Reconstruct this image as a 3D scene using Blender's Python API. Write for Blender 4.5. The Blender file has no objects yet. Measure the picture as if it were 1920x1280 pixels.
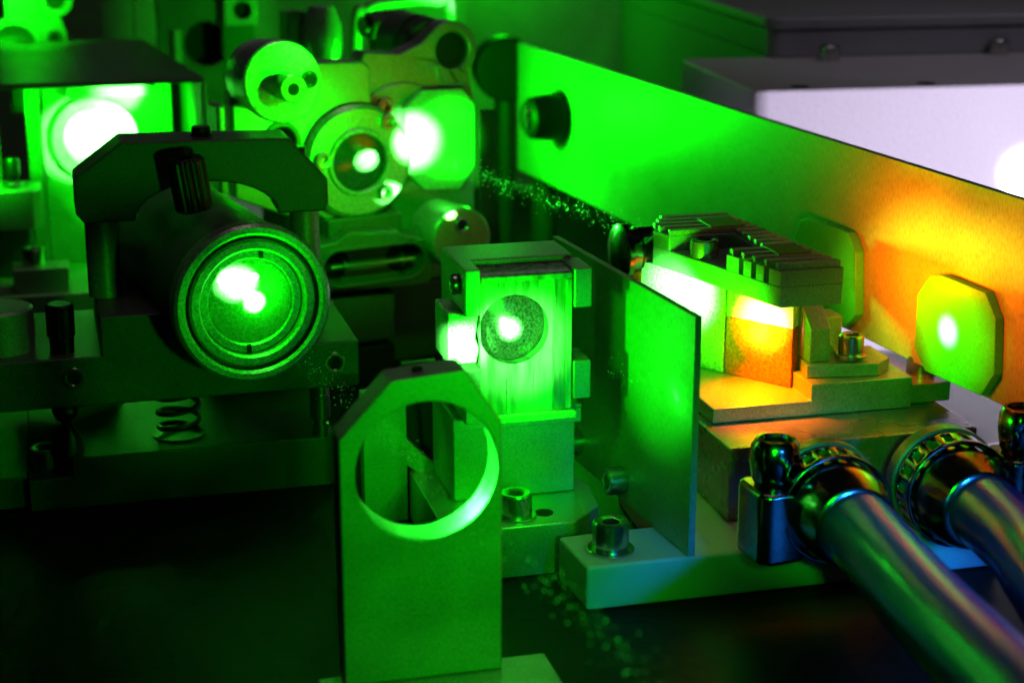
import bpy, bmesh, math, random
from mathutils import Vector, Matrix
random.seed(7)
sc = bpy.context.scene
R = math.radians
MM = 0.001                                   # everything below is written in millimetres

# ------------------------------------------------------------------ camera
cam_d = bpy.data.cameras.new('camera'); cam = bpy.data.objects.new('camera', cam_d)
sc.collection.objects.link(cam); sc.camera = cam
cam.location = (0, 0, 0.195); cam.rotation_euler = (R(74), 0, 0)
cam_d.sensor_width = 36; cam_d.lens = 61.875
cam_d.clip_start = 0.02; cam_d.clip_end = 20
cam_d.dof.use_dof = True; cam_d.dof.focus_distance = 0.495; cam_d.dof.aperture_fstop = 14

# ------------------------------------------------------------------ world, view
w = bpy.data.worlds.new('World'); sc.world = w; w.use_nodes = True
w.node_tree.nodes['Background'].inputs[0].default_value = (0.75, 0.82, 1.0, 1)
w.node_tree.nodes['Background'].inputs[1].default_value = 0.003
vs = sc.view_settings
vs.view_transform = 'Standard'; vs.look = 'None'; vs.exposure = 0; vs.gamma = 1; vs.use_curve_mapping = False
sc.cycles.use_denoising = True
sc.cycles.max_bounces = 8; sc.cycles.caustics_reflective = False; sc.cycles.caustics_refractive = False
sc.cycles.sample_clamp_indirect = 4

# ------------------------------------------------------------------ frames: (origin x, origin y, yaw in degrees)
F_STAGE = (-143.4, 494.1, 15); F_TUBE = (-74.4, 491.6, 25)
F_CRYS = (-2.2, 444.6, 14.5); F_HEAD = (21.0, 424.0, 14.5); F_PANEL = (46.4, 430.0, -70)
F_PLATE = (2.7, 806.4, -69.1); F_MOUNT = (-54.3, 633.9, 28); F_HOOD = (-163.3, 679.3, 15)
F_OCT = (-20.7, 374.3, 14.5); F_HOUS = (89.4, 649.1, 10.6); F_BACK = (-144.2, 848.3, 15); F_CORNER = (-223.6, 829.3, 20)
def W(f, x, y, z):
    a = R(f[2]); return Vector((f[0]+x*math.cos(a)-y*math.sin(a), f[1]+x*math.sin(a)+y*math.cos(a), z))*MM

# ------------------------------------------------------------------ lamps
GREEN = (0.002, 1.0, 0.002); HOT = (0.09, 1.0, 0.09); ORANGE = (1.0, 0.15, 0.0); AMBER = (1.0, 0.34, 0.05)
def lamp(kind, name, loc, watts, col, target=None, cone=40, blend=0.6, size=2.0, sy=None):
    d = bpy.data.lights.new(name, kind); o = bpy.data.objects.new(name, d); sc.collection.objects.link(o)
    o.location = loc; d.energy = watts; d.color = col
    if kind == 'AREA':
        d.shape = 'RECTANGLE'; d.size = size*MM; d.size_y = (sy or size)*MM
    else: d.shadow_soft_size = size*MM
    if kind == 'SPOT': d.spot_size = R(cone); d.spot_blend = blend
    if target is not None: o.rotation_euler = (Vector(target)-Vector(loc)).to_track_quat('-Z', 'Y').to_euler()
    return o
V3 = lambda x, y, z: Vector((x, y, z))*MM
# room: weak warm ceiling light, a lavender work lamp low on the right, an added blue fill for the hoses
lamp('AREA', 'ceiling_light', V3(100, 500, 1100), 0.38, (1.0, 0.78, 0.72), V3(20, 560, 0), size=400)
lamp('SPOT', 'work_lamp', V3(400, 300, 22), 10, (0.84, 0.74, 1.0), V3(215, 660, 62), cone=40, blend=0.3, size=10)
lamp('SPOT', 'blue_fill', V3(190, 85, 130), 11.0, (0.01, 0.20, 1.0), V3(120, 318, 28), cone=20, blend=1.0, size=20)
# added lamps standing in for laser light and fluorescence around the optics
lamp('SPOT', 'green_fill_front', V3(58, 258, 70), 0.46, GREEN, V3(-10, 384, 44), cone=68, blend=1.0, size=8)  # fill lamp added to green the front of the octagonal plate
lamp('SPOT', 'green_fill_right', V3(64, 236, 104), 1.0, GREEN, V3(92, 462, 38), cone=26, blend=1.0, size=6)  # second green fill, added for the front of the cell head
lamp('SPOT', 'scatter_hood', W(F_HOOD, 20, 12, 88), 0.2, GREEN, W(F_HOOD, 14, 42, 78), cone=165, blend=0.5, size=3)
lamp('SPOT', 'beam_hood', W(F_HOOD, 24, -6, 79), 2.4, HOT, W(F_HOOD, 2.5, 40, 75.5), cone=39, blend=0.25, size=1)
lamp('SPOT', 'beam_hood_core', W(F_HOOD, 24, -6, 79), 3.5, HOT, W(F_HOOD, 1, 40, 77), cone=22, blend=0.6, size=1)
lamp('SPOT', 'beam_window', W(F_MOUNT, 4, -40, 92), 5.0, HOT, W(F_MOUNT, 23, 8, 86), cone=27, blend=1.0, size=1)
lamp('SPOT', 'scatter_window', W(F_MOUNT, 20, -40, 92), 0.9, GREEN, W(F_MOUNT, 38, 8, 86), cone=36, blend=0.7, size=2)
lamp('SPOT', 'hood_side_fill', W(F_HOOD, -40, 0, 86), 0.30, GREEN, W(F_HOOD, -34, 50, 66), cone=110, blend=0.7, size=3)  # extra green lamp added to brighten the left of the hood
lamp('SPOT', 'beam_bezel', W(F_MOUNT, 34, -30, 60), 1.6, HOT, W(F_MOUNT, 9, -4, 69), cone=15, blend=0.8, size=1)
lamp('SPOT', 'knob_fill', W(F_MOUNT, -10, -75, 122), 0.5, GREEN, W(F_MOUNT, -38, -22, 115), cone=38, blend=0.8, size=3)  # green lamp added to brighten the knob face
lamp('SPOT', 'beam_mount', W(F_MOUNT, 30, -40, 84), 20.0, HOT, W(F_MOUNT, 0, -2, 82), cone=9, blend=0.4, size=1)
lamp('SPOT', 'scatter_mount', W(F_MOUNT, -8, -58, 90), 0.20, GREEN, W(F_MOUNT, -8, 0, 88), cone=118, blend=0.6, size=4)
lamp('POINT', 'scatter_to_plate', V3(-12, 738, 82), 0.72, GREEN, size=5)
lamp('SPOT', 'beam_tube', W(F_TUBE, 20, -45, 75), 4.0, HOT, W(F_TUBE, -4, 4, 71), cone=12, blend=0.6, size=1)
lamp('SPOT', 'beam_tube_core', W(F_TUBE, 14, -45, 70), 7.0, HOT, W(F_TUBE, 0.5, 4, 65), cone=7, blend=0.5, size=1)
lamp('SPOT', 'beam_tube_flare', W(F_TUBE, -8, -30, 76), 1.6, HOT, W(F_TUBE, -7, 4, 73), cone=9, blend=0.8, size=1)
lamp('POINT', 'scatter_tube', W(F_TUBE, 3, -2, 69), 0.014, GREEN, size=3)
lamp('SPOT', 'beam_crystal', W(F_CRYS, -6, -30, 75), 26, HOT, W(F_CRYS, 6, 17, 66), cone=7.5, blend=0.5, size=1)
lamp('SPOT', 'beam_slab', W(F_CRYS, 12, -34, 58), 0.5, HOT, W(F_CRYS, 8, 13, 62), cone=40, blend=0.9, size=1)
lamp('SPOT', 'scatter_crystal', W(F_CRYS, 4, -4, 72), 0.035, GREEN, W(F_CRYS, 6, 20, 64), cone=150, blend=0.5, size=3)
lamp('SPOT', 'pedestal_fill', W(F_CRYS, 12, -30, 48), 0.13, GREEN, W(F_CRYS, 9, 22, 27), cone=70, blend=1.0, size=2)  # added green fill for the pedestal and its foot
lamp('SPOT', 'bracket_fill', V3(-50, 446, 44), 0.05, GREEN, V3(-36, 488, 22), cone=70, blend=1.0, size=2)  # added so the notched bracket shows bright through the hole
lamp('SPOT', 'beam_pad', W(F_CRYS, -22, -16, 70), 1.1, HOT, W(F_CRYS, -8, 14, 63), cone=26, blend=0.8, size=1)
lamp('SPOT', 'scatter_to_panel', V3(-46, 424, 57), 0.95, GREEN, V3(38, 452, 66), cone=46, blend=1.0, size=3)
lamp('SPOT', 'scatter_cell', W(F_HEAD, 40, 62, 60), 0.17, (0.02, 1, 0.0), W(F_HEAD, 62, 72, 66), cone=125, blend=0.7, size=4)
lamp('SPOT', 'beam_cell', W(F_HEAD, 36, 56, 60), 1.5, HOT, W(F_HEAD, 55, 86, 61), cone=44, blend=0.8, size=2)
lamp('SPOT', 'fluorescence_cell', W(F_HEAD, 58, 50, 60), 0.9, AMBER, W(F_HEAD, 72, 62, 57), cone=62, blend=1.0, size=2)
lamp('SPOT', 'fluorescence_spill', W(F_HEAD, 66, 52, 60), 0.42, ORANGE, W(F_HEAD, 66, 50, 36), cone=100, blend=0.9, size=2)
lamp('SPOT', 'fluorescence_plate', W(F_HEAD, 88.5, 46, 71), 0.30, ORANGE, W(F_HEAD, 118, 51, 77), cone=150, blend=1.0, size=5)
lamp('SPOT', 'plate_end_fill', W(F_PLATE, 372, -48, 84), 0.20, ORANGE, W(F_PLATE, 378, 0, 76), cone=90, blend=1.0, size=5)  # second orange lamp added to carry the amber to the plate's end
lamp('SPOT', 'beam_plate', W(F_PLATE, 296, -40, 60), 0.8, (0.25, 1.0, 0.15), W(F_PLATE, 309, 0, 64), cone=15, blend=1.0, size=1)
lamp('SPOT', 'pump_spot', W(F_HEAD, 56, 46, 60), 1.6, (1.0, 0.6, 0.22), W(F_HEAD, 71, 63.5, 53.5), cone=20, blend=1.0, size=1)
lamp('SPOT', 'housing_fill', V3(330, 560, 420), 0.5, (0.80, 0.78, 1.0), V3(230, 720, 110), cone=50, blend=0.8, size=40)  # unseen lamp added to lift the top of the housing
lamp('SPOT', 'beam_shield_window', W(F_PLATE, 330, -70, 62), 20.0, (0.14, 1.0, 0.12), W(F_PLATE, 347, -3, 60), cone=9, blend=1.0, size=1)
lamp('SPOT', 'scatter_diffusers', W(F_PLATE, 336, -62, 62), 0.22, GREEN, W(F_PLATE, 350, -3, 60), cone=36, blend=0.7, size=2)
lamp('POINT', 'background_fill', V3(-10, 940, 130), 0.12, GREEN, size=8)  # green lamp added to lift the backing screen out of black
lamp('SPOT', 'beam_strip', W(F_HOOD, 30, 6, 96), 1.2, HOT, W(F_HOOD, 14, 38, 95), cone=34, blend=0.9, size=1)  # added to turn the strip under the hood white
lamp('SPOT', 'corner_fill', V3(-215, 780, 125), 0.4, GREEN, W(F_CORNER, 0, 0, 112), cone=80, blend=0.7, size=4)  # green lamp added to light up the corner mount

# ------------------------------------------------------------------ materials
def mat(name, col, rough=0.45, metal=0.0, speckle=0.25, sscale=1600, bump=0.0, bscale=900, stretch=(1, 1, 1), stain=0.15,
        sss=0.0, trans=0.0, ior=1.45, coat=0.0, spec=0.5):
    m = bpy.data.materials.new(name); m.use_nodes = True
    nt = m.node_tree; n = nt.nodes; l = nt.links; b = n['Principled BSDF']
    b.inputs['Roughness'].default_value = rough; b.inputs['Metallic'].default_value = metal
    b.inputs['IOR'].default_value = ior; b.inputs['Coat Weight'].default_value = coat
    b.inputs['Specular IOR Level'].default_value = spec
    if sss: b.inputs['Subsurface Weight'].default_value = sss; b.inputs['Subsurface Radius'].default_value = (1, 1, 1); b.inputs['Subsurface Scale'].default_value = 0.003
    if trans: b.inputs['Transmission Weight'].default_value = trans
    tc = n.new('ShaderNodeTexCoord'); mp = n.new('ShaderNodeMapping'); mp.inputs['Scale'].default_value = stretch
    l.new(tc.outputs['Object'], mp.inputs['Vector'])
    n1 = n.new('ShaderNodeTexNoise'); n1.inputs['Scale'].default_value = sscale; n1.inputs['Detail'].default_value = 2
    n2 = n.new('ShaderNodeTexNoise'); n2.inputs['Scale'].default_value = 70; n2.inputs['Detail'].default_value = 5
    l.new(mp.outputs[0], n1.inputs['Vector']); l.new(tc.outputs['Object'], n2.inputs['Vector'])
    r1 = n.new('ShaderNodeMapRange'); r1.inputs['From Min'].default_value = 0.3; r1.inputs['From Max'].default_value = 0.7
    r1.inputs['To Min'].default_value = 1-speckle; r1.inputs['To Max'].default_value = 1+speckle; l.new(n1.outputs['Fac'], r1.inputs['Value'])  # fine grain in the colour, also imitates laser speckle
    r2 = n.new('ShaderNodeMapRange'); r2.inputs['From Min'].default_value = 0.3; r2.inputs['From Max'].default_value = 0.7
    r2.inputs['To Min'].default_value = 1-stain; r2.inputs['To Max'].default_value = 1+stain*0.5; l.new(n2.outputs['Fac'], r2.inputs['Value'])
    mu = n.new('ShaderNodeMath'); mu.operation = 'MULTIPLY'; l.new(r1.outputs[0], mu.inputs[0]); l.new(r2.outputs[0], mu.inputs[1])
    vm = n.new('ShaderNodeVectorMath'); vm.operation = 'SCALE'; vm.inputs[0].default_value = col; l.new(mu.outputs[0], vm.inputs['Scale'])
    l.new(vm.outputs[0], b.inputs['Base Color'])
    rr = n.new('ShaderNodeMapRange'); rr.inputs['To Min'].default_value = max(0.02, rough-0.08); rr.inputs['To Max'].default_value = min(1, rough+0.1)
    l.new(n2.outputs['Fac'], rr.inputs['Value']); l.new(rr.outputs[0], b.inputs['Roughness'])
    if bump:
        n3 = n.new('ShaderNodeTexNoise'); n3.inputs['Scale'].default_value = bscale; n3.inputs['Detail'].default_value = 3
        l.new(mp.outputs[0], n3.inputs['Vector'])
        bp = n.new('ShaderNodeBump'); bp.inputs['Strength'].default_value = bump; bp.inputs['Distance'].default_value = 0.0002
        l.new(n3.outputs['Fac'], bp.inputs['Height']); l.new(bp.outputs[0], b.inputs['Normal'])
    return m
ALU = mat('anodised_aluminium', (0.44, 0.44, 0.44), 0.34, 0.5, 0.22, bump=0.25)
ALU_DK = mat('dark_anodised_aluminium', (0.12, 0.117, 0.114), 0.42, 0.25, 0.25, bump=0.25)
BRUSH = mat('brushed_aluminium', (0.44, 0.43, 0.42), 0.4, 0.3, 0.3, 2100, 0.3, 1600, (1, 1, 0.6), stain=0.2)
TURNED = mat('turned_aluminium', (0.5, 0.5, 0.5), 0.3, 0.55, 0.42, 1200, 0.3)
SHEET = mat('matt_sheet_metal', (0.40, 0.39, 0.38), 0.46, 0.25, 0.2, 1500, 0.3, 1100, (1, 1, 0.35), stain=0.12)
BLACK = mat('black_oxide_steel', (0.008, 0.008, 0.009), 0.35, 0.2, 0.3, bump=0.3)
MATTE = mat('black_anodised', (0.02, 0.02, 0.02), 0.55, 0.0, 0.3)
RUBBER = mat('black_rubber', (0.003, 0.003, 0.003), 0.5, 0.0, 0.2, spec=0.15)
VOID = mat('deep_black', (0.004, 0.004, 0.004), 0.8, 0.0, 0.1)  # black that paints the shade inside holes and recesses
STEEL = mat('stainless_steel', (0.58, 0.57, 0.55), 0.22, 0.95, 0.12, 900, 0.15)
CHROME = mat('nickel_plate', (0.24, 0.23, 0.21), 0.17, 1.0, 0.15, 700, 0.12, 500)
POLISH = mat('polished_block', (0.30, 0.29, 0.28), 0.26, 0.6, 0.12, 900, 0.15)
COPPER = mat('bronze_face', (0.52, 0.30, 0.20), 0.45, 0.4, 0.2)
WHITE_PL = mat('white_plastic', (0.62, 0.64, 0.64), 0.42, 0.0, 0.03, sss=0.7, stain=0.05)
FROST = mat('frosted_glass', (0.70, 0.72, 0.70), 0.3, 0.0, 0.5, 1500, 0.2, 1500, stain=0.2)
DIFFUSER = mat('green_diffuser', (0.07, 0.58, 0.12), 0.35, 0.0, 0.12, 1500, stain=0.1)
CRYSTAL = mat('crystal_glass', (0.80, 0.84, 0.80), 0.10, 0.0, 0.55, 420, 0.3, 300, (1, 1, 0.12), trans=0.45, ior=1.5, stain=0.35)  # tall pale streaks in the colour imitate reflections in the glass
LENS = mat('coated_lens', (0.06, 0.065, 0.06), 0.12, 0.0, 0.6, 1500, coat=0.6, stain=0.3)
LENS_W = mat('hazy_lens', (0.55, 0.57, 0.55), 0.12, 0.0, 0.4, 1300, coat=0.5, stain=0.15)
AMBER_G = mat('amber_crystal', (0.9, 0.11, 0.004), 0.18, 0.0, 0.4, 1100, 0.2, coat=0.5, stain=0.1)
POWDER = mat('white_powder_coat', (0.62, 0.59, 0.62), 0.5, 0.0, 0.06, 1200, 0.9, 420, stain=0.05)
GREYCOAT = mat('grey_powder_coat', (0.36, 0.35, 0.37), 0.5, 0.0, 0.08, 1200, 0.6, 420, stain=0.06)
HOSE = mat('blue_hose', (0.012, 0.07, 0.46), 0.22, 0.0, 0.04, 300, trans=0.12, ior=1.4, coat=0.0, stain=0.1, spec=0.4)
WATER = mat('dark_hose_core', (0.01, 0.03, 0.06), 0.3, 0.0, 0.1)
DUST = mat('dust_grain', (0.85, 0.85, 0.85), 0.6, 0.0, 0.1)
BLUR_PATCH = mat('blur_patch', (0.16, 0.11, 0.06), 0.35, 0.0, 0.08)  # brown tone of the two blurred rectangles
TABLE = mat('black_table', (0.0045, 0.0045, 0.005), 0.52, 0.0, 0.7, 500, 0.5, 260, (0.25, 1, 1), stain=0.6, spec=0.16)

# ------------------------------------------------------------------ mesh helpers (all in mm, scaled on output)
def frame(axis):
    z = Vector(axis).normalized(); x = Vector((0, 0, 1)).cross(z)
    if x.length < 1e-4: x = Vector((1, 0, 0))
    x.normalize(); y = z.cross(x); return x, y, z
def bx(bm, x0, x1, y0, y1, z0, z1):
    v = [bm.verts.new((x, y, z)) for z in (z0, z1) for y in (y0, y1) for x in (x0, x1)]
    for f in ((0, 2, 3, 1), (4, 5, 7, 6), (0, 1, 5, 4), (2, 6, 7, 3), (0, 4, 6, 2), (1, 3, 7, 5)): bm.faces.new([v[i] for i in f])
    return bm
def box(*a): return bx(bmesh.new(), *a)
def circ(cx, cy, r, n=48, a0=0.0, ry=None): return [(cx+r*math.cos(a0+2*math.pi*i/n), cy+(ry or r)*math.sin(a0+2*math.pi*i/n)) for i in range(n)]
def arc(cx, cy, r, d0, d1, n=14): return [(cx+r*math.cos(R(d0+(d1-d0)*i/n)), cy+r*math.sin(R(d0+(d1-d0)*i/n))) for i in range(n+1)]
def stadium(x0, x1, zc, r): return arc(x0+r, zc, r, 90, 270)+arc(x1-r, zc, r, -90, 90)
def prism(pts, a0, a1, plane='xz', holes=(), bm=None):
    """a flat outline with holes, extruded from a0 to a1 along the third axis"""
    bm = bm or bmesh.new()
    put = (lambda p, a: (p[0], a, p[1])) if plane == 'xz' else ((lambda p, a: (p[0], p[1], a)) if plane == 'xy' else (lambda p, a: (a, p[0], p[1])))
    if not holes:
        lo = [bm.verts.new(put(p, a0)) for p in pts]; hi = [bm.verts.new(put(p, a1)) for p in pts]
        n = len(pts); bm.faces.new(lo); bm.faces.new(hi[::-1])
        for i in range(n): bm.faces.new((lo[i], hi[i], hi[(i+1) % n], lo[(i+1) % n]))
    else:
        tb = bmesh.new(); es = []
        for loop in [pts]+list(holes):
            vv = [tb.verts.new(put(p, a0)) for p in loop]
            es += [tb.edges.new((vv[i], vv[(i+1) % len(vv)])) for i in range(len(vv))]
        bmesh.ops.triangle_fill(tb, use_beauty=True, use_dissolve=False, edges=es)
        g = bmesh.ops.extrude_face_region(tb, geom=list(tb.faces))
        d = Vector(put((0, 0), a1))-Vector(put((0, 0), a0))
        bmesh.ops.translate(tb, vec=d, verts=[e for e in g['geom'] if isinstance(e, bmesh.types.BMVert)])
        m = bpy.data.meshes.new('t'); tb.to_mesh(m); tb.free(); bm.from_mesh(m); bpy.data.meshes.remove(m)
    bmesh.ops.recalc_face_normals(bm, faces=list(bm.faces)); return bm
def lathe(prof, o=(0, 0, 0), axis=(0, -1, 0), seg=56, bm=None, wob=None):
    """revolve (radius, height) pairs about an axis through o; the ends are capped"""
    bm = bm or bmesh.new(); x, y, z = frame(axis); o = Vector(o); rings = []
    for r, h in prof:
        rings.append([bm.verts.new(o+z*h+(x*math.cos(2*math.pi*i/seg)+y*math.sin(2*math.pi*i/seg))*(r*(wob(i) if wob else 1))) for i in range(seg)])
    for a, b in zip(rings, rings[1:]):
        for i in range(seg): bm.faces.new((a[i], a[(i+1) % seg], b[(i+1) % seg], b[i]))
    bm.faces.new(rings[0][::-1]); bm.faces.new(rings[-1])
    bmesh.ops.recalc_face_normals(bm, faces=list(bm.faces)); return bm
def ring(ro, ri, h0, h1, o, axis=(0, -1, 0), seg=64, ch=0.4):
    bm = bmesh.new(); x, y, z = frame(axis); o = Vector(o)
    prof = [(ri, h0), (ri, h1-ch), (ri+ch, h1), (ro-ch, h1), (ro, h1-ch), (ro, h0)]; rs = []
    for r, h in prof: rs.append([bm.verts.new(o+z*h+(x*math.cos(2*math.pi*i/seg)+y*math.sin(2*math.pi*i/seg))*r) for i in range(seg)])
    for k in range(len(rs)):
        a, b = rs[k], rs[(k+1) % len(rs)]
        for i in range(seg): bm.faces.new((a[i], a[(i+1) % seg], b[(i+1) % seg], b[i]))
    bmesh.ops.recalc_face_normals(bm, faces=list(bm.faces)); return bm
def sweep(path, r, seg=14, bm=None, cap=True):
    bm = bm or bmesh.new(); P = [Vector(p) for p in path]; rs = []
    rad = r if isinstance(r, (list, tuple)) else [r]*len(P); up = None
    for i, p in enumerate(P):
        t = (P[min(i+1, len(P)-1)]-P[max(i-1, 0)]).normalized()
        if up is None: up = frame(t)[0]
        up = (up-t*up.dot(t)).normalized(); s = t.cross(up)
        rs.append([bm.verts.new(p+(up*math.cos(2*math.pi*k/seg)+s*math.sin(2*math.pi*k/seg))*rad[i]) for k in range(seg)])
    for a, b in zip(rs, rs[1:]):
        for k in range(seg): bm.faces.new((a[k], a[(k+1) % seg], b[(k+1) % seg], b[k]))
    if cap: bm.faces.new(rs[0][::-1]); bm.faces.new(rs[-1])
    bmesh.ops.recalc_face_normals(bm, faces=list(bm.faces)); return bm
def smooth_path(pts, n=10):
    P = [Vector(p) for p in pts]; P = [P[0]*2-P[1]]+P+[P[-1]*2-P[-2]]; out = []
    for i in range(1, len(P)-2):
        for k in range(n):
            t = k/n; a, b, c, d = P[i-1:i+3]
            out.append(0.5*((2*b)+(c-a)*t+(2*a-5*b+4*c-d)*t*t+(3*b-a-3*c+d)*t**3))
    return out+[P[-2]]
def mesh_of(bm, name, m, sharp=35):
    me = bpy.data.meshes.new(name)
    bmesh.ops.scale(bm, vec=(MM, MM, MM), verts=list(bm.verts)); bm.to_mesh(me); bm.free()
    me.polygons.foreach_set('use_smooth', [True]*len(me.polygons)); me.set_sharp_from_angle(angle=R(sharp))
    me.materials.append(m); return me
def part(name, bm, m, parent=None, bev=0.0, sharp=35):
    me = bm if isinstance(bm, bpy.types.Mesh) else mesh_of(bm, name, m, sharp)
    o = bpy.data.objects.new(name, me); sc.collection.objects.link(o); o.parent = parent
    if bev:
        b = o.modifiers.new('bevel', 'BEVEL'); b.width = bev*MM; b.segments = 2; b.limit_method = 'ANGLE'; b.angle_limit = R(35); b.harden_normals = True
    return o
def thing(name, label, cat, f, group=None):
    o = bpy.data.objects.new(name, None); sc.collection.objects.link(o); o.empty_display_size = 0.005
    o.location = (f[0]*MM, f[1]*MM, 0); o.rotation_euler = (0, 0, R(f[2])); o['label'] = label; o['category'] = cat
    if group: o['group'] = group
    return o
def tag(o, label, cat, f=None):
    if f: o.location = (f[0]*MM, f[1]*MM, 0); o.rotation_euler = (0, 0, R(f[2]))
    o['label'] = label; o['category'] = cat; return o
SCREWS = {}
def screw(parent, o, axis=(0, 0, 1), r=4.5, h=7, m=None, washer=False, name='socket_screw', knurl=True):
    """socket-head cap screw: knurled head, real hexagonal recess"""
    m = m or STEEL; key = (r, h, tuple(axis), m.name, knurl)
    if key not in SCREWS:
        bm = bmesh.new(); n = 48
        wob = (lambda i: 1.0 if i % 2 else 0.955) if knurl else (lambda i: 1)
        hexp = [(r*0.52*math.cos(i*math.pi/3), r*0.52*math.sin(i*math.pi/3)) for i in range(6)]
        x, y, z = frame(axis); rings = []
        def lv(f, hh): return [bm.verts.new(x*f(i)[0]+y*f(i)[1]+z*hh) for i in range(n)]
        def cf(rr, kn): return lambda i: (rr*(wob(i) if kn else 1)*math.cos(2*math.pi*i/n), rr*(wob(i) if kn else 1)*math.sin(2*math.pi*i/n))
        def hx(i):
            t = i/n*6; k = int(t); u = t-k; a, b = hexp[k % 6], hexp[(k+1) % 6]; return (a[0]+(b[0]-a[0])*u, a[1]+(b[1]-a[1])*u)
        rings = [lv(cf(r*0.96, 0), 0), lv(cf(r, 1), h*0.12), lv(cf(r, 1), h*0.84), lv(cf(r*0.97, 0), h*0.92), lv(cf(r*0.88, 0), h), lv(cf(r*0.66, 0), h), lv(hx, h*0.94), lv(hx, h*0.35)]
        for a, b in zip(rings, rings[1:]):
            for i in range(n): bm.faces.new((a[i], a[(i+1) % n], b[(i+1) % n], b[i]))
        bm.faces.new(rings[-1]); bm.faces.new(rings[0][::-1]); bmesh.ops.recalc_face_normals(bm, faces=list(bm.faces))
        SCREWS[key] = mesh_of(bm, name, m, 30)
    s = part(name, SCREWS[key], m, parent); s.location = Vector(o)*MM
    if washer:
        part('washer', ring(r*1.28, r*0.5, -0.2, 0.9, (0, 0, 0), axis, ch=0.2), m, s)
    return s
def setscrew(parent, o, axis, r=3, m=None):
    s = part('set_screw', ring(r, r*0.62, -1, 0.5, o, axis, 36, 0.3), m or STEEL, parent)
    part('hex_recess', lathe([(r*0.66, -0.5), (r*0.66, 0.12)], o, axis, 6), VOID, s); return s

# ================================================================== setting
def struct(name, bm, m): o = part(name, bm, m); o['kind'] = 'structure'; return o
struct('table', box(-1500, 1500, -300, 1700, -40, 0), TABLE)

# ------------------------------------------------------------------ rear panel and laser housing
o = part('backing_screen', box(-330, 70, 1000, 1004, 0, 260), SHEET, None, 0.5)
tag(o, 'upright sheet metal panel closing off the bench behind the mirror mounts', 'screen')

t = thing('laser_housing', 'large grey box housing with white front face behind the slanting shield plate', 'housing', F_HOUS)
rc = [(6, 0)]+[(260, 0), (260, 98), (0, 98)]+arc(6, 6, 6, 180, 270, 6)[:-1]
part('body', prism(rc, 0, 105, 'xy'), POWDER, t, 1.6)
part('lit_table_slab', box(6, 262, -110, -0.3, 0.1, 2.6), POWDER, t, 0.5)  # pale slab added where the table is strongly lit
part('upper_cover', prism([(43, 92), (260, 92), (260, 520), (37, 520)]+arc(43, 98, 6, 180, 270, 6)[:-1], 105.1, 116.5, 'xy'), GREYCOAT, t, 0.9)
part('cover_lid', prism([(42, 90.5), (262, 90.5), (262, 522), (35.5, 522)]+arc(43, 98, 7.5, 180, 270, 6)[:-1], 116.6, 122, 'xy'), GREYCOAT, t, 1.6)
part('side_panel', box(37.3, 60, 98.5, 519, 0, 105), GREYCOAT, t, 0.6)
for x, y in ((58.7, 80), (138.3, 88)):
    screw(t, (x, y, 105), (0, 0, 1), 4.4, 6.5, STEEL, name='cap_screw')
for x in (19.8, 69.9, 120):
    part('screw_hole', lathe([(3.6, -0.3), (3.6, 0.15)], (x, 6.5, 105), (0, 0, 1), 24), VOID, t)
LIT = bpy.data.materials.new('lit_disc'); LIT.use_nodes = True
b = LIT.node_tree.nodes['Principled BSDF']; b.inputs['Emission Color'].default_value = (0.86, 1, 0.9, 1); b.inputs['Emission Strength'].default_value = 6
part('glowing_disc', lathe([(10, 0), (10, 0.8), (9.4, 1.2)], (109, 0, 70.5), (0, -1, 0), 48), LIT, t)  # emissive disc drawn for the bright spot on the front face

# ------------------------------------------------------------------ slanting shield plate with its two octagonal windows
t = thing('shield_plate', 'long slanting sheet metal plate lit green on one end and orange on the other', 'shield', F_PLATE)
part('sheet', prism([(0, 46.8), (395, 44.5), (395, 102.4), (0, 105)], 0, 2.2), SHEET, t, 0.3)
k = part('knob', lathe([(10.2, 0), (10.2, 2), (9.8, 9), (8.8, 15), (7.2, 16.6), (0.4, 16.8)], (53.7, 0, 79), (0, -1, 0), 48), RUBBER, t)
part('cap', lathe([(5.8, 16.6), (5.4, 17.8), (0.3, 18.3)], (53.7, 0, 79), (0, -1, 0), 40), CHROME, k)
part('support_post', lathe([(6, 0), (6, 92)], (12, 8.5, 0), (0, 0, 1), 32), MATTE, t)
part('support_post', lathe([(6, 0), (6, 96)], (389, 9, 0), (0, 0, 1), 32), MATTE, t)
t = thing('round_stop', 'dark round disc peeping out behind the far end of the slanting plate', 'disc', (-2.5, 842, 8))
part('disc', lathe([(14, -16), (15.4, -15), (15.4, -1), (14.6, 0)], (0, 0, 88), (0, -1, 0), 56), RUBBER, t)
part('post', lathe([(5, 0), (5, 74)], (0, 8, 0), (0, 0, 1), 28), MATTE, t)
def octa(pts, y0, y1): return prism(pts, y0, y1)
o = part('octagonal_diffuser', octa([(259.5, 69), (263, 75.5), (268, 77.3), (292, 77.3), (297, 72), (298.7, 52.5), (293, 47), (266, 46.6), (260, 53)], -3.2, -0.05), DIFFUSER, None, 0.35)
tag(o, 'frosted octagonal window on the slanting plate, half hidden behind the ribbed clamp', 'window', F_PLATE)
o = part('octagonal_diffuser', octa([(330.8, 67), (336.6, 74), (342, 75.4), (363, 75.2), (368.3, 69), (369.6, 53.6), (364.3, 46), (337, 45.4), (331, 51)], -3.0, -0.05), DIFFUSER, None, 0.35)
tag(o, 'frosted octagonal window with a bright spot on the orange end of the plate', 'window', F_PLATE)

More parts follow.
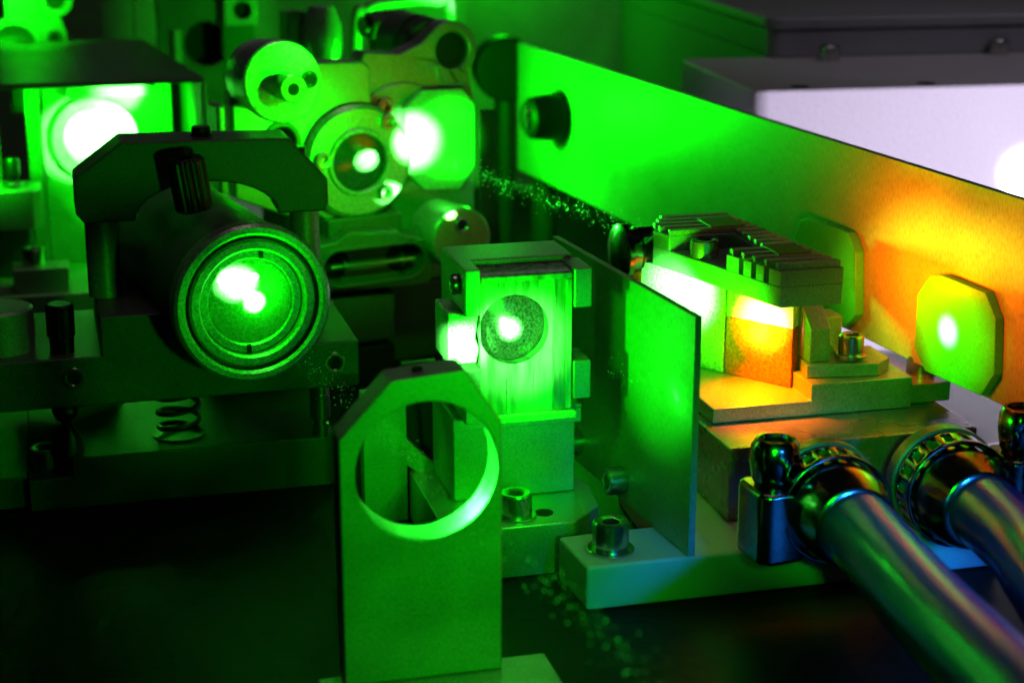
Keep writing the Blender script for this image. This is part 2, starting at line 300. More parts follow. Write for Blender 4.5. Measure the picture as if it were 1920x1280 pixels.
# ------------------------------------------------------------------ things far behind
t = thing('profile_post', 'plain upright bar standing behind the hood, dim green', 'post', F_BACK)
part('bar', box(-35, -25.5, 0, 12, 0, 160), SHEET, t, 0.5)
t = thing('rail_carriage', 'dark block with a large round black bore behind the round knob', 'mount', F_BACK)
part('block', prism([(-24, 0), (7, 0), (7, 160), (-24, 160)], 6, 40, holes=[circ(-1, 99, 11, 40)]), ALU_DK, t, 0.6)
part('bore', lathe([(10.8, 0), (10.8, 4)], (-1, 24, 99), (0, -1, 0), 40), VOID, t)
part('strip', box(-17, -13.5, 3, 5.8, 60, 106), BRUSH, t, 0.3)
part('front_plate', prism([(7.2, 108), (23, 108), (23, 135), (7.2, 135)], 0, 6, holes=[circ(15.8, 115, 4.4, 28)]), ALU, t, 0.4)
part('bore', lathe([(4.3, 0), (4.3, 1)], (15.8, 5, 115), (0, -1, 0), 28), VOID, t)
part('side_column', box(7.4, 22.4, 8, 30, 0, 107.5), ALU_DK, t, 0.5)
t = thing('corner_mount', 'bright green mirror mount in the top corner above the hood', 'mount', F_CORNER)
part('plate', prism([(-12, 70), (15, 70), (15.5, 106), (13, 114)]+arc(11, 122, 8.4, -60, 60, 8)+[(15, 140), (-12, 140)], 0, 9, holes=[circ(-10.5, 102, 13-0.01, 36, ry=12)] if False else ()), ALU, t, 0.8)
part('lens_ring', ring(13.5, 10, -1, 2, (-9, 0, 101), (0, -1, 0)), ALU, t)
part('mirror', lathe([(10, 0), (10, 0.6)], (-9, 0, 101), (0, -1, 0), 40), LENS, t)
k = part('adjuster', ring(8, 4.6, -1, 2.2, (11, 0, 122), (0, -1, 0)), ALU, t)
part('bore', lathe([(4.5, 0), (4.5, 0.5)], (11, 0, 122), (0, -1, 0), 32), MATTE, k)
setscrew(t, (10, -0.2, 104), (0, -1, 0), 4)

t = thing('cable_gland', 'rounded green fitting with bright glints between the knob and the arched bar', 'fitting', (-78.6, 733, 28))
part('body', lathe([(3, -2), (7, 0), (8.5, 8), (8.2, 16), (6, 22), (5, 24)], (0, 0, 104), (0, 0, 1), 40), TURNED, t)
part('bracket', box(-14, -6, 2, 12, 0, 126), ALU_DK, t, 0.6)
t = thing('small_barrel', 'small dark barrel lying beneath the arched bar behind the mirror mount', 'barrel', (-60, 742, 18))
part('barrel', lathe([(5.6, 0), (5.9, 1), (5.9, 17), (5, 18)], (0, 0, 119), (1, 0.25, 0.02), 40), ALU_DK, t)
part('tip', lathe([(4.2, -3), (4.2, 0.2)], (0, 0, 119), (1, 0.25, 0.02), 32), CHROME, t)
part('stand', box(2, 14, -3, 8, 0, 113.2), MATTE, t, 0.5)
t = thing('arched_bar', 'bent metal bar arching over the small barrel at the top edge', 'bar', (-56, 772, 15))
part('bar', sweep(smooth_path([(-12, 0, 0.2), (-12, 0, 110), (-7, 0, 123), (6, 0, 126), (24, 0, 126), (30, 0, 118), (30, 0, 0.2)], 8), 2.6, 16), BRUSH, t)

# ------------------------------------------------------------------ hood with its bright optic
t = thing('optic_hood', 'dark folded sheet metal hood open towards the viewer over a blazing optic', 'hood', F_HOOD)
part('base', box(-75, 52, -12, 165, 0, 24), ALU, t, 0.8)
part('top_sheet', prism([(-75, 6), (45.5, 8), (31, 156), (-75, 160)], 101.2, 103.2, 'xy'), ALU_DK, t, 1.0)
part('side_sheet', prism([(45.5, 8.2), (43.4, 8.2), (29, 155.5), (31, 155.5)], 24.1, 101.1, 'xy'), SHEET, t, 0.3)
part('back_plate', prism([(-18.5, 24.1), (34, 24.1), (34, 101), (-18.5, 101)], 42, 47, holes=[circ(2.5, 75.5, 13, 48)]), BRUSH, t, 0.4)
k = part('optic_ring', ring(17.5, 13, 0, 3, (2.5, 42, 75.5), (0, -1, 0)), TURNED, t)
part('optic', lathe([(13, -2), (12.6, 0.6), (8, 1.4), (0.2, 1.7)], (2.5, 42, 75.5), (0, -1, 0), 48), FROST, k)
part('bright_strip', prism(stadium(-8, 27, 94.8, 2.2), 38, 41.9), FROST, t, 0.3)  # pale strip added to stand in for the bright bar of light
part('side_column', box(-24.5, -19, 38, 50, 24.1, 101), ALU, t, 0.5)
part('left_plate', box(-60, -36, 58, 62, 24.1, 101), BRUSH, t, 0.4)
t = thing('actuator', 'pale octagonal actuator block with a dark stud inside the hood', 'actuator', F_HOOD)
part('pedestal', box(-48, -26, 20, 36, 24.2, 45), ALU_DK, t, 0.5)
part('body', prism([(-42, 14), (-38, 11), (-24, 11), (-20.5, 14), (-20.5, 30), (-24, 33), (-42, 33)], 45.2, 61, 'xy'), ALU, t, 0.8)
part('stud', lathe([(2, 61), (2, 65), (3, 66), (3, 72), (2.4, 73)], (-31, 18, 0), (0, 0, 1), 28), BLACK, t)
part('collar', ring(4.4, 2.6, 61.1, 63.5, (-31, 18, 0), (0, 0, 1), 36), STEEL, t)
t = thing('hold_down_block', 'low metal block with one cap screw at the foot of the hood', 'block', F_HOOD)
part('block', box(-33.5, -12, -8, 6, 24.2, 33.5), ALU, t, 0.5)
screw(t, (-25, -1, 33.6), (0, 0, 1), 4.6, 7)

# ------------------------------------------------------------------ mirror mount with the big round knob
t = thing('mirror_mount', 'green lit kinematic mirror mount carrying a round lens bezel and large knob', 'mount', F_MOUNT)
part('front_plate', prism([(-49, 72), (-49, 106), (-45, 116), (-38, 119), (1, 117.5), (4, 115), (4, 103), (13, 97), (18, 84), (15, 70), (4, 61), (-12, 59), (-22, 66), (-30, 64)], 0, 10, holes=[circ(-31, 91, 5.2, 32)]), ALU, t, 1.0)
part('bore', lathe([(5, 0), (5, 1)], (-31, 7, 91), (0, -1, 0), 32), VOID, t)
part('bore_ring', ring(7.4, 5.2, -0.4, 0.9, (-31, 0, 91), (0, -1, 0)), ALU_DK, t)
part('left_rail', box(-53.5, -50.5, 2, 14, 40, 105), ALU, t, 1.0)
k = part('bezel', ring(20.8, 10.9, 0, 4.2, (-3, 0, 82), (0, -1, 0), ch=1.6), TURNED, t)
part('bezel_lip', ring(12.4, 10.6, 4.2, 5.4, (-3, 0, 82), (0, -1, 0), ch=0.5), TURNED, k)
part('lens', lathe([(10.7, 0), (10.4, 2.2), (6, 2.7), (0.2, 2.9)], (-3, 0, 82), (0, -1, 0), 56), LENS, t)
for x, z in ((8, 96), (-17.6, 84), (6.5, 70)):
    screw(t, (x, -4.0, z), (0, -1, 0), 3.0, 2.6, STEEL, name='bezel_screw', knurl=False)
kn = part('adjuster_knob', lathe([(11.5, -24), (12.8, -22), (12.8, -13), (13.4, -12.5), (13.4, -6), (14, -5.5), (14, -0.7), (13.3, 0)], (-38, -22, 115), (0, -1, 0), 72), TURNED, t)
part('spindle', lathe([(4.9, 0), (4.9, 7.4), (4.5, 7.8)], (-37.2, -22, 113.6), (0, -1, 0), 40), STEEL, kn)
part('spindle_bore', lathe([(2.1, 7.75), (2.1, 7.95)], (-37.2, -22, 113.6), (0, -1, 0), 24), VOID, kn)
setscrew(kn, (-28.3, -22.1, 115.5), (0, -1, 0), 3.2, BLACK)
part('spring_stub', lathe([(5, 0), (5, 14)], (-34, 10, 108), (0, 1, 0), 28), BLACK, t)
# the yoke below
part('yoke', prism([(-26, 41), (-24, 37.5), (20, 35.5), (22.5, 38), (23, 50), (20.5, 53), (11.5, 54.5), (8, 57), (-11, 58.5), (-15, 55.5), (-26, 54.5)], -12, 6, holes=[stadium(-21.5, 18.5, 45.6, 6.4)]), ALU_DK, t, 0.9)
part('slot_rim', prism(stadium(-22.6, 19.6, 45.6, 7.4), -12.7, -12.05, holes=[stadium(-21.4, 18.4, 45.6, 6.3)]), ALU_DK, t, 0.25)
part('slot_floor', prism(stadium(-21.4, 18.4, 45.6, 6.2), -5, 5), ALU_DK, t)
for x in (-14, 11.5):
    part('pin_hole', lathe([(5.4, 0), (5.4, 0.4)], (x, -5.05, 45.6), (0, -1, 0), 32), VOID, t)
p = part('cross_pin', sweep([(-17.5, -9.5, 45.5), (15.5, -9.5, 45.5)], 0.9, 16), STEEL, t)
for x in (-12.5, 10.5): part('clip', ring(2.6, 0.9, -0.3, 0.3, (x, -9.5, 45.5), (1, 0, 0), 24, 0.1), STEEL, p)
part('neck', box(-16, 14, -4, 14, 34, 62), ALU_DK, t, 1.0)
part('stand_block', box(-20, 8, -8, 14, 15.5, 33.5), ALU_DK, t, 0.5)
part('stand_base', box(-20, 8, -8, 14, 0, 13.5), MATTE, t, 0.5)
part('stand_core', box(-17, 4, -4, 12, 13.4, 15.6), VOID, t)
k = part('lower_knob', lathe([(10.5, -22), (11.5, -21), (11.5, -7), (11.9, -6.5), (11.9, -0.6), (11.3, 0)], (30, -20, 53), (0, -1, 0), 64), TURNED, t)
part('knob_face', lathe([(10.9, 0), (10.9, 0.3)], (30, -20, 53), (0, -1, 0), 56), COPPER, k)
setscrew(k, (30, -20.4, 58.6), (0, -1, 0), 3.0, STEEL)

t = thing('lobed_mount', 'mount plate with a round lobed ear standing behind the lens bezel', 'mount', F_MOUNT)
part('plate', prism([(6, 30), (52, 30), (53.5, 96), (51, 108)]+arc(43.5, 118, 10.6, -45, 140, 16)+[(31, 121), (22, 117.5), (8, 119), (6, 116)], 14.2, 25, holes=[circ(43.8, 117.6, 6.8, 40)]), ALU, t, 1.0)
part('ear_plug', lathe([(6.7, 0), (6.7, 1.5), (5, 1.6), (5, 0.9), (0.3, 0.9)], (43.8, 18, 117.6), (0, -1, 0), 40), MATTE, t)
part('ear_ridge', sweep(smooth_path([(33, 14, 111), (36.5, 14, 112.5), (38, 14, 107), (42, 14, 104.6), (48, 14, 105)], 6), 0.7, 10), ALU, t)
part('adjuster_barrel', lathe([(10, 0), (10.6, 1), (10.6, 9), (9.6, 9.5), (9.6, 13), (11, 13.5), (11, 30), (10, 31)], (41, 25, 118), (0, 1, 0), 56), ALU_DK, t)
part('foot', box(4, 54, 12, 40, 0, 29.9), ALU_DK, t, 0.8)
part('ring_ledge', ring(21, 16.5, 0, 1.6, (22, 14.2, 86), (0, -1, 0)), ALU, t)
screw(t, (14.5, 13.4, 99), (0, -1, 0), 3.2, 2.4, STEEL, name='ledge_screw', knurl=False)
o = part('octagonal_screen', prism([(21.5, 98), (28.5, 104.2), (45, 103.6), (50, 98), (50, 74), (43.5, 65.6), (29, 66.6), (21.5, 74)], 8.6, 12.4), FROST, None, 0.3)
tag(o, 'octagonal frosted screen burning white on one half beside the lens bezel', 'screen', F_MOUNT)
t = thing('dark_post', 'thin black upright strap between the octagonal screen and the shield plate', 'post', (-8.6, 655, 15))
part('strap', box(-3.6, 2.6, 0, 3, 0, 97), MATTE, t, 0.4)
part('brace', prism([(0.5, 0), (9, 0), (4, 60), (0.5, 80)], 3.1, 5), MATTE, t, 0.2)

# ------------------------------------------------------------------ tilt stage, clamp and tube
t = thing('tilt_stage', 'dark two-plate tilt stage with a coil spring carrying the lens tube', 'stage', F_STAGE)
part('lower_plate', prism([(-1, 0.05), (92, 0.05), (92, 16), (11.8, 16), (11.8, 10), (-1, 10)], 0, 78), ALU_DK, t, 0.5)
part('lower_extension', box(-14, -1.2, 4, 70, 0.05, 10), ALU_DK, t, 0.5)
part('upper_plate', prism([(-8, 33.2), (99, 33.2), (99, 47.5), (82, 47.5), (82, 60), (22.6, 60), (22.6, 48.2), (-8, 48.2)], -4, 52), ALU_DK, t, 0.6)
screw(t, (4.5, 10, 10), (0, 0, 1), 5.0, 7.0)
setscrew(t, (14.2, -4.1, 42.2), (0, -1, 0), 3.2)
setscrew(t, (91.5, -4.1, 41), (0, -1, 0), 3.4)
k = part('side_pillar', lathe([(10, 48.2), (10, 60.5), (9, 61.2)], (-6, 12, 0), (0, 0, 1), 48), BRUSH, t)
screw(k, (-9.5, 9, 61.2), (0, 0, 1), 2.6, 1.4, BLACK, name='pillar_screw', knurl=False)
part('black_stud', lathe([(3.6, 48.2), (3.6, 53), (4.2, 53.4), (4.2, 62.4), (3.6, 63)], (11.5, 4, 0), (0, 0, 1), 32, wob=lambda i: 1 if i % 2 else 0.94), BLACK, t)
hel = [(45+6.2*math.cos(a), 14+6.2*math.sin(a), 16.6+16.2*i/110) for i in range(111) for a in [i/110*2*math.pi*3.4]]
part('spring', sweep(hel, 0.85, 10), BLACK, t)
part('light_block', box(-6, 30, 62, 76, 16.1, 33.1), MATTE, t, 0.4)  # added blocks that stop green light leaking through the gap
part('light_block', box(56, 90, 62, 76, 16.1, 33.1), MATTE, t, 0.4)
part('spring_seat', lathe([(8, 16), (8, 16.6)], (45, 14, 0), (0, 0, 1), 40), BLACK, t)
part('ball_pivot', lathe([(0.5, 33.1), (3, 32), (4, 29.5), (3, 27), (1.2, 25.6), (4, 21.5), (5, 16.1)], (11, 6, 0), (0, 0, 1), 32), BLACK, t)
part('tilt_screw', lathe([(2.7, 16), (2.7, 20), (1.9, 20.3), (1.9, 22), (3.3, 22.3), (3.3, 33.1)], (87.5, 2, 0), (0, 0, 1), 32), STEEL, t)
part('fine_spring', sweep([(87+2.4*math.cos(a), 20+2.4*math.sin(a), 47.8+17*i/220) for i in range(221) for a in [i/220*2*math.pi*11]], 0.45, 8), STEEL, t)
part('spring_stud', lathe([(1.5, 47.4), (1.5, 68), (1, 68.5)], (87, 20, 0), (0, 0, 1), 24), STEEL, t)
t = thing('hex_standoff', 'short hexagonal steel standoff seen through the octagonal plate beside the stage', 'standoff', F_STAGE)
part('body', lathe([(5.6, 0), (5.6, 12.8), (5, 13.4)], (106, 6, 0), (0, 0, 1), 6), STEEL, t, 0.3, 20)
part('stud', lathe([(2.4, 13.4), (2.4, 22), (2, 22.5)], (106, 6, 0), (0, 0, 1), 28), STEEL, t)

t = thing('clamp_bridge', 'dark arched clamp bridge on two round posts over the lens tube', 'clamp', F_STAGE)
arch = [(57+21.5*math.cos(R(a)), 84+11*math.sin(R(a))) for a in range(180, -1, -12)]
part('bridge', prism([(20.5, 84)]+arch+[(92, 84), (94, 86), (94, 94), (82.5, 107), (32.5, 108), (18.2, 97.5), (18.2, 87)], 15, 33), ALU_DK, t, 0.7)
part('post', lathe([(5, 60), (5, 84)], (25.6, 23, 0), (0, 0, 1), 36), BRUSH, t)
part('post', lathe([(4.6, 47.4), (4.6, 84)], (87.5, 23, 0), (0, 0, 1), 36), BRUSH, t)
part('top_screw', lathe([(3.2, 107.2), (3.2, 108.2), (2.7, 108.5), (3, 109), (2.8, 110.4)], (57, 24, 0), (0, 0, 1), 32), BLACK, t)
part('end_screw', lathe([(2.6, 97), (2.6, 103)], (86, 24, 0), (0, 0, 1), 28), BLACK, t)
part('thumb_screw', lathe([(4.6, 0), (5.6, 0.8), (5.6, 15.2), (4.8, 16), (2.2, 16), (2.2, 15), (0.2, 15)], (52.5, 6, 88.3), (-0.14, -0.02, 1), 60, wob=lambda i: 1 if i % 3 else 0.93), BLACK, t)

t = thing('lens_tube', 'stout metal lens tube with concentric end rings and a glowing hazy lens', 'tube', F_TUBE)
ax = (0, -1, 0); C = (0, 0, 65.2)
part('barrel', lathe([(22, -96), (22, -5)], C, ax, 72), ALU_DK, t)
part('end_ring', ring(23.4, 20.0, -6, 0, C, ax, 96, 0.9), TURNED, t)
part('inner_ring', ring(19.0, 15.6, -7, -0.6, C, ax, 96, 0.7), TURNED, t)
part('gap_floor', lathe([(20.4, -8), (20.4, -5.2)], C, ax, 64), MATTE, t)
k = part('retaining_ring', ring(15.5, 12.6, -7, -3.2, C, ax, 80, 0.5), TURNED, t)
for s, dx in ((1, 3.4), (-1, -1.2)): part('notch', box(dx-0.6, dx+0.6, 2.6, 3.6, 65.2+s*14.2-1.5, 65.2+s*14.2+1.5), VOID, k)
part('lens', lathe([(12.8, -5), (12.4, -4.2), (8, -3.2), (4, -2.8), (0.2, -2.7)], C, ax, 64), LENS_W, t)

# ------------------------------------------------------------------ octagonal aperture plate in front
t = thing('octagonal_plate', 'upright octagonal-topped metal plate with a large round hole standing in front', 'plate', F_OCT)
part('plate', prism([(-18.4, 5.9), (-18.4, 66), (-6.4, 79), (10.4, 80.4), (19, 67.5), (19, 5.9)], 0, 9.5, holes=[circ(1.6, 57, 16.5, 72)]), BRUSH, t, 0.5)
part('foot', box(-24, 31, -24, 6, 0.05, 5.8), BRUSH, t, 0.5)
part('top_hole', lathe([(1.3, -0.5), (1.3, 0.2)], (0.5, 4.6, 80), (-0.08, 0, 1), 20), VOID, t)

# ------------------------------------------------------------------ crystal mount in the middle
t = thing('crystal_mount', 'bright square crystal mount with a dark round lens on a metal pedestal', 'mount', F_CRYS)
part('foot', prism([(-16, 0), (20, 0), (30, 10), (32, 26), (26, 52), (-16, 52)], 0.05, 15, 'xy'), ALU, t, 0.6)
part('slot', lathe([(2.6, -0.4), (2.6, 0.15)], (13.5, 8, 15), (0, 0, 1), 28), VOID, t)
part('pedestal', box(-9, 26.5, 22, 50, 15.1, 36.4), ALU, t, 0.6)
part('pedestal_cap', prism([(-9.6, 19.5), (27.6, 19.5), (27.6, 51), (-9.6, 51)], 36.5, 40.8, 'xy'), ALU, t, 0.5)
part('cap_lip', prism(arc(22, 24, 5, 180, 270)+[(27.5, 19), (27.5, 30), (17, 30)], 40.9, 42.2, 'xy'), ALU, t, 0.4)
screw(t, (5.2, 7.2, 15), (0, 0, 1), 4.5, 7.2, washer=True)
part('back_plate', prism([(-7.6, 41), (25.6, 41), (25.6, 84.2), (-7.6, 84.2)], 24, 42, holes=[circ(6.2, 66.8, 9.9, 56)]), ALU, t, 0.5)
part('upper_cheek', box(-7.8, -3.4, 11.5, 23.9, 71.5, 84.4), ALU, t, 0.5)
part('lower_cheek', box(-7.8, -3.4, 11.5, 23.9, 41, 57), ALU, t, 0.5)
part('clamp_pad', prism([(-12, 58), (-4.2, 58), (-3.4, 62), (-4.4, 65), (-3.6, 71.5), (-12, 72.4)], 13.5, 30), FROST, t, 0.4)
g = part('glass_slab', prism([(-3.2, 42.2), (22.4, 42.2), (22.4, 82.2), (-3.2, 82.2)], 13, 23.8, holes=[circ(6.2, 66.8, 9.7, 64)]), CRYSTAL, t, 0.4)
for x, z0, z1 in ((4.4, 43, 53), (12, 43, 55), (17.4, 43, 81), (9.6, 77, 81.6), (2.2, 78, 81.6), (17.4, 43, 60)):
    part('rib', box(x-0.35, x+0.35, 12.3, 13.05, z0+random.random(), z1), CRYSTAL, g, 0.15)
for a in ((-3.1, 22.3, 80.4, 82.0), (20.6, 22.3, 43.4, 80.3)): part('glass_lip', box(a[0], a[1], 11.9, 12.95, a[2], a[3]), CRYSTAL, g, 0.3)
part('glass_sill', box(-3, 23.4, 10.6, 12.9, 41, 43.2), FROST, t, 0.4)
part('lens', lathe([(9.6, -3), (9.5, 0), (6, 0.6), (0.2, 0.9)], (6.2, 17.5, 66.8), (0, -1, 0), 56), LENS, t)
for z in (72.2, 46.2): part('side_tab', box(22.6, 27.6, 11.2, 24, z, z+11), ALU, t, 0.5)
screw(t, (-7.9, 19, 79), (-1, 0, 0), 2.8, 2.0, STEEL, name='side_screw', knurl=False)

t = thing('slotted_bracket', 'lit notched bracket seen through the hole of the octagonal plate', 'bracket', (-37.0, 486, 14.5))
part('upright', prism([(-6.5, 0.05), (6.5, 0.05), (6.5, 17), (11.5, 13), (16.5, 9.5), (17, 14), (6.5, 25.5), (6.5, 40), (-6.5, 40)], 0, 6), ALU, t, 0.4)
part('backing', box(7, 17.4, 8, 12, 0.05, 46), MATTE, t, 0.3)

# ------------------------------------------------------------------ thin shield panel and white plastic block
t = thing('beam_barrier', 'thin upright metal panel standing on the white plastic block', 'panel', F_PANEL)
part('sheet', prism([(-100, 12.7), (0, 12.7), (0, 78.2), (-100, 78.2)], 0, 2.0), SHEET, t, 0.25)
for x, z in ((-43, 19.4), (-76, 20)): screw(t, (x, -0.1, z), (0, -1, 0), 4.0, 5.5)
o = part('plastic_block', prism([(-1.5, 0), (118, 0), (118, 72), (30, 72), (28, 23), (-3, 22)], 0.05, 12.6, 'xy'), WHITE_PL, None, 1.0)
tag(o, 'low translucent white plastic block under the shield panel and hose fittings', 'block', F_HEAD)
t = thing('block_screw', 'steel socket cap screw with washer on the end of the plastic block', 'screw', F_HEAD)
screw(t, (7.8, 9.5, 13.5), (0, 0, 1), 4.9, 7.6)
part('washer', ring(6.4, 2.5, 12.7, 13.5, (7.8, 9.5, 0), (0, 0, 1), 48, 0.2), STEEL, t)

# ------------------------------------------------------------------ water-cooled cell head
t = thing('cell_head', 'glowing orange crystal cell held under a ribbed metal clamp on stepped plates', 'cell head', F_HEAD)
part('cooling_block', box(45, 120, 20, 66, 12.8, 34), POLISH, t, 0.6)
part('step_plate', prism([(48, 34.1), (109.8, 34.1), (109.8, 43.5), (78, 43.5), (78, 38.6), (48, 38.6)], 41, 104), ALU, t, 0.4)
part('end_bracket', prism([(110, 44), (124, 44), (124, 76), (110, 76)], 34.1, 40, 'xy'), ALU, t, 0.4)
screw(t, (118, 52, 40), (0, 0, 1), 4.2, 6.4)
part('frosted_cell', prism([(63.3, 73.4), (46, 101), (59, 109), (76, 82)], 38.7, 67.9, 'xy'), FROST, t, 0.3)
part('amber_window', prism([(77, 53.8), (63.8, 73.0), (76.2, 81.5), (86, 63)], 38.7, 56.4, 'xy'), AMBER_G, t, 0.3)
part('upper_reflection', prism([(77, 53.8), (63.8, 73.0), (76.2, 81.5), (86, 63)], 56.6, 67.9, 'xy'), FROST, t, 0.3)  # separate pale block stands in for the reflection above the amber
part('end_prism', prism([(46, 101.4), (43, 106), (50, 112), (58, 109.2)], 60, 67.9, 'xy'), AMBER_G, t, 0.3)
# ribbed clamp: lower slab, upper slab with a pocket, one ridge per groove
outl = [(48, 96), (58, 114), (77, 111), (84.5, 37.6), (65.4, 37.3)]
c = part('clamp_slab', prism(outl, 68, 74, 'xy'), ALU, t, 0.3)
def xl(y): return 65.4+(48-65.4)*(y-37.3)/(96-37.3) if y <= 96 else 48+10*(y-96)/18
def xr(y): return 84.5+(77-84.5)*(y-37.6)/(111-37.6)
left = [(xl(37.3), 37.3)]
for y in (42.5, 48, 53.5):
    left += [(xl(y), y), (xl(y)+3, y), (xl(y)+3, y+2), (xl(y+2), y+2)]
left += [(xl(61), 61), (xl(61)+6, 61), (70, 64), (70, 86), (xl(88)+3, 88), (xl(88), 88), (48, 96), (58, 114), (77, 111), (84.5, 37.6)]
part('pocket_slab', prism(left, 74.05, 78.6, 'xy'), ALU, t, 0.2)
y = 39.0
while y < 112:
    a = (70.6 if 62 < y < 87 else xl(y)+0.2); bq = xr(min(y, 110.5))-0.2
    if y > 108: a = 58
    if not (bq-a < 3): part('ridge', prism([(a, y), (bq, y-0.2), (bq-0.2, y+2.6), (a+0.2, y+2.8)], 78.65, 80.3, 'xy'), BRUSH, c, 0.25)
    y += 4.9
screw(t, (58, 78, 74.1), (0, 0, 1), 4.3, 5.4, STEEL)
screw(t, (64.5, 66.5, 74.1), (0, 0, 1), 3.2, 4.6, BLACK)
part('blur_patch', box(64, 75, 88.5, 101, 80.35, 80.7), BLUR_PATCH, t)  # blank plates standing in for two blurred rectangles
part('blur_patch', box(69.5, 79.5, 49, 61, 80.35, 80.7), BLUR_PATCH, t)
part('foot_plate', prism([(79, 47), (100, 44), (106, 49), (106, 62), (82, 66)], 43.6, 47.4, 'xy'), ALU, t, 0.3)
part('upright', prism([(49, 47.5), (62, 47.5), (62, 61.5), (56, 63), (49, 57.5)], 80.5, 87, 'yz'), ALU, t, 0.4)
part('gusset', prism([(87.1, 47.5), (93, 47.5), (87.1, 56)], 56, 60, 'xz'), ALU, t, 0.3)
part('rear_stop', box(90, 97, 63, 72, 43.6, 57), ALU, t, 0.4)
screw(t, (94, 50, 48.4), (0, 0, 1), 3.7, 6.6, washer=True)
part('rear_adjuster', lathe([(1, 0), (7.6, 1.2), (9, 2), (9, 3.6), (7.2, 4.2), (7.2, 7), (7.6, 7.4), (7.6, 14)], (38.5, 106, 70), (1, 0.1, 0), 48), CHROME, t)

# ------------------------------------------------------------------ hoses and their band clamps
def band(r0, w, thick, o, axis, slots=19):
    """perforated worm-drive band: a ring of strips with open rectangular slots"""
    bm = bmesh.new(); x, y, z = frame(axis); o = Vector(o); n = slots*4
    hs = [-w/2, -w*0.3, w*0.3, w/2]
    g = [[bm.verts.new(o+z*h+(x*math.cos(2*math.pi*i/n)+y*math.sin(2*math.pi*i/n))*r0) for i in range(n)] for h in hs]
    for k in range(3):
        for i in range(n):
            if k == 1 and i % 4 < 2: continue
            bm.faces.new((g[k][i], g[k][(i+1) % n], g[k+1][(i+1) % n], g[k+1][i]))
    bmesh.ops.recalc_face_normals(bm, faces=list(bm.faces))
    return bm
def hose(base, label, clabel, worm_dir, shift):
    t = thing('water_hose', label, 'hose', (base[0], base[1], 0), 'water hoses on the cooling block')
    path = smooth_path([(2, 18, 28), (4, 0, 30.5), (6, -14, 31), (8, -45, 33.5)]+shift, 10)
    ax = Vector((2.2, -14, 0.6)).normalized(); c0 = Vector((3.5, -3, 30.6))
    out = [p for p in path if p.y < -6]
    part('hose', sweep(out, 9.4, 40), HOSE, t)
    part('core', sweep(out, 7.4, 28), WATER, t)
    part('barb', lathe([(7.5, -22), (7.5, -2), (9, -1.5), (9, 4)], c0, ax, 40), STEEL, t)
    part('flange', lathe([(14.6, -14), (15, -13.4), (15, -9), (14.4, -8.6)], c0, ax, 64), ALU_DK, t)
    f = part('ferrule', lathe([(12.6, -4), (12.9, -3.2), (12.9, 1), (12.2, 9), (10.4, 14.5), (9.6, 15)], c0, ax, 72), CHROME, t)
    cl = thing('hose_clamp', clabel, 'hose clamp', (base[0], base[1], 0), 'band clamps on the hoses')
    bo = part('band', band(13.7, 10, 0.6, c0-ax*3.6, ax), CHROME, cl)
    s = bo.modifiers.new('thickness', 'SOLIDIFY'); s.thickness = 0.0007; s.offset = 1
    cc = c0-ax*1.0+Vector(worm_dir)
    w = part('worm_housing', prism([(-7, -6), (-4, -8), (5, -8), (7.4, -5.5), (7.4, 6), (4.5, 8), (-5, 8), (-7, 6)], -10, 9.5, 'xy'), CHROME, cl, 3.2)
    w.location = cc*MM; w.rotation_euler = (0, 0, R(20))
    h = part('worm_screw', lathe([(4.8, 9.4), (5.6, 11), (6.4, 16), (6.2, 20), (5.2, 21.6), (4.4, 21.7), (4.2, 20.6), (0.2, 20.4)], (0, 0, 0), (0, 0, 1), 40, wob=lambda i: 1-0.05*abs(math.sin(i*math.pi*6/40))), CHROME, cl)
    h.location = cc*MM
    tp = part('worm_tip', lathe([(2.6, -12), (2.8, -10)], (0, 0, 0), (0, 0, 1), 24), CHROME, cl); tp.location = cc*MM
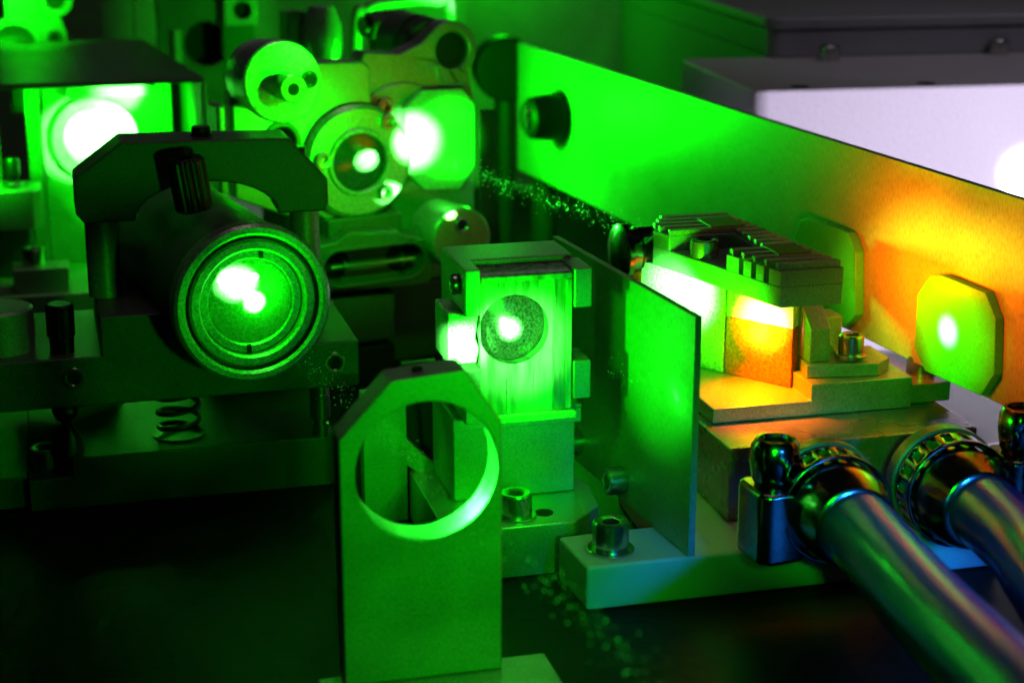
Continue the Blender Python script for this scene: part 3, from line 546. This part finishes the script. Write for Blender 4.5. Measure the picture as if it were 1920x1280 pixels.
hose((79, 421.7), 'glossy blue water hose running out past the bottom edge', 'band clamp with upright worm screw beside the white block',
     (-15.5, 3, -4), [(9.5, -80, 37.5), (11, -117, 43), (13, -170, 51), (14, -210, 57)])
hose((113, 433), 'glossy blue water hose leaving the picture at the right edge', 'band clamp with its worm screw at the right edge of the picture',
     (17, 5, 0), [(6, -70, 36), (2, -105, 42), (-2, -150, 50), (-4, -200, 58)])

# ------------------------------------------------------------------ dust glinting in the beams
def dust(name, label, a, b, n, rad, size, beam_w, cone, ramp=1.0):
    a = Vector(a); b = Vector(b); ax = (b-a).normalized(); x, y, z = frame(ax); vs_, fs = [], []
    for _ in range(n):
        p = a+(b-a)*random.random()+(x*random.gauss(0, rad*0.5)+y*random.gauss(0, rad*0.5)); r = size*(0.35+random.random()**3*1.2); k = len(vs_)
        for d in ((1, 0, 0), (-1, 0, 0), (0, 1, 0), (0, -1, 0), (0, 0, 1), (0, 0, -1)): vs_.append((p+Vector(d)*r)*MM)
        for f in ((0, 2, 4), (2, 1, 4), (1, 3, 4), (3, 0, 4), (2, 0, 5), (1, 2, 5), (3, 1, 5), (0, 3, 5)): fs.append([k+i for i in f])
    me = bpy.data.meshes.new(name); me.from_pydata(vs_, [], fs); me.materials.append(DUST)
    o = bpy.data.objects.new(name, me); sc.collection.objects.link(o); o['kind'] = 'stuff'; o['label'] = label; o['category'] = 'dust'
    for k in range(8 if beam_w else 0): lamp('SPOT', name+'_light', (a+(b-a)*(k/8-0.05))*MM, beam_w*ramp**k, (0.01, 1, 0.02), b*MM, cone, 0.5, 0.3)  # lamps added along the path to light the grains like the beam
dust('beam_dust', 'fine dust sparkling along the beam behind the crystal mount', (-28, 608, 87), (45, 545, 73), 900, 4.6, 0.18, 0.4, 26, 0.9)
dust('beam_dust', 'coarse dust sparkling in the beam through the octagonal plate', (-58.3, 478.9, 51.6), (25.5, 272, 55.5), 820, 4.0, 0.19, 2.6, 24, 1.36)
dust('beam_dust', 'a few bright dust specks drifting between the crystal mount and panel', (26, 450, 60), (48, 436, 52), 110, 4.0, 0.15, 0.006, 40)
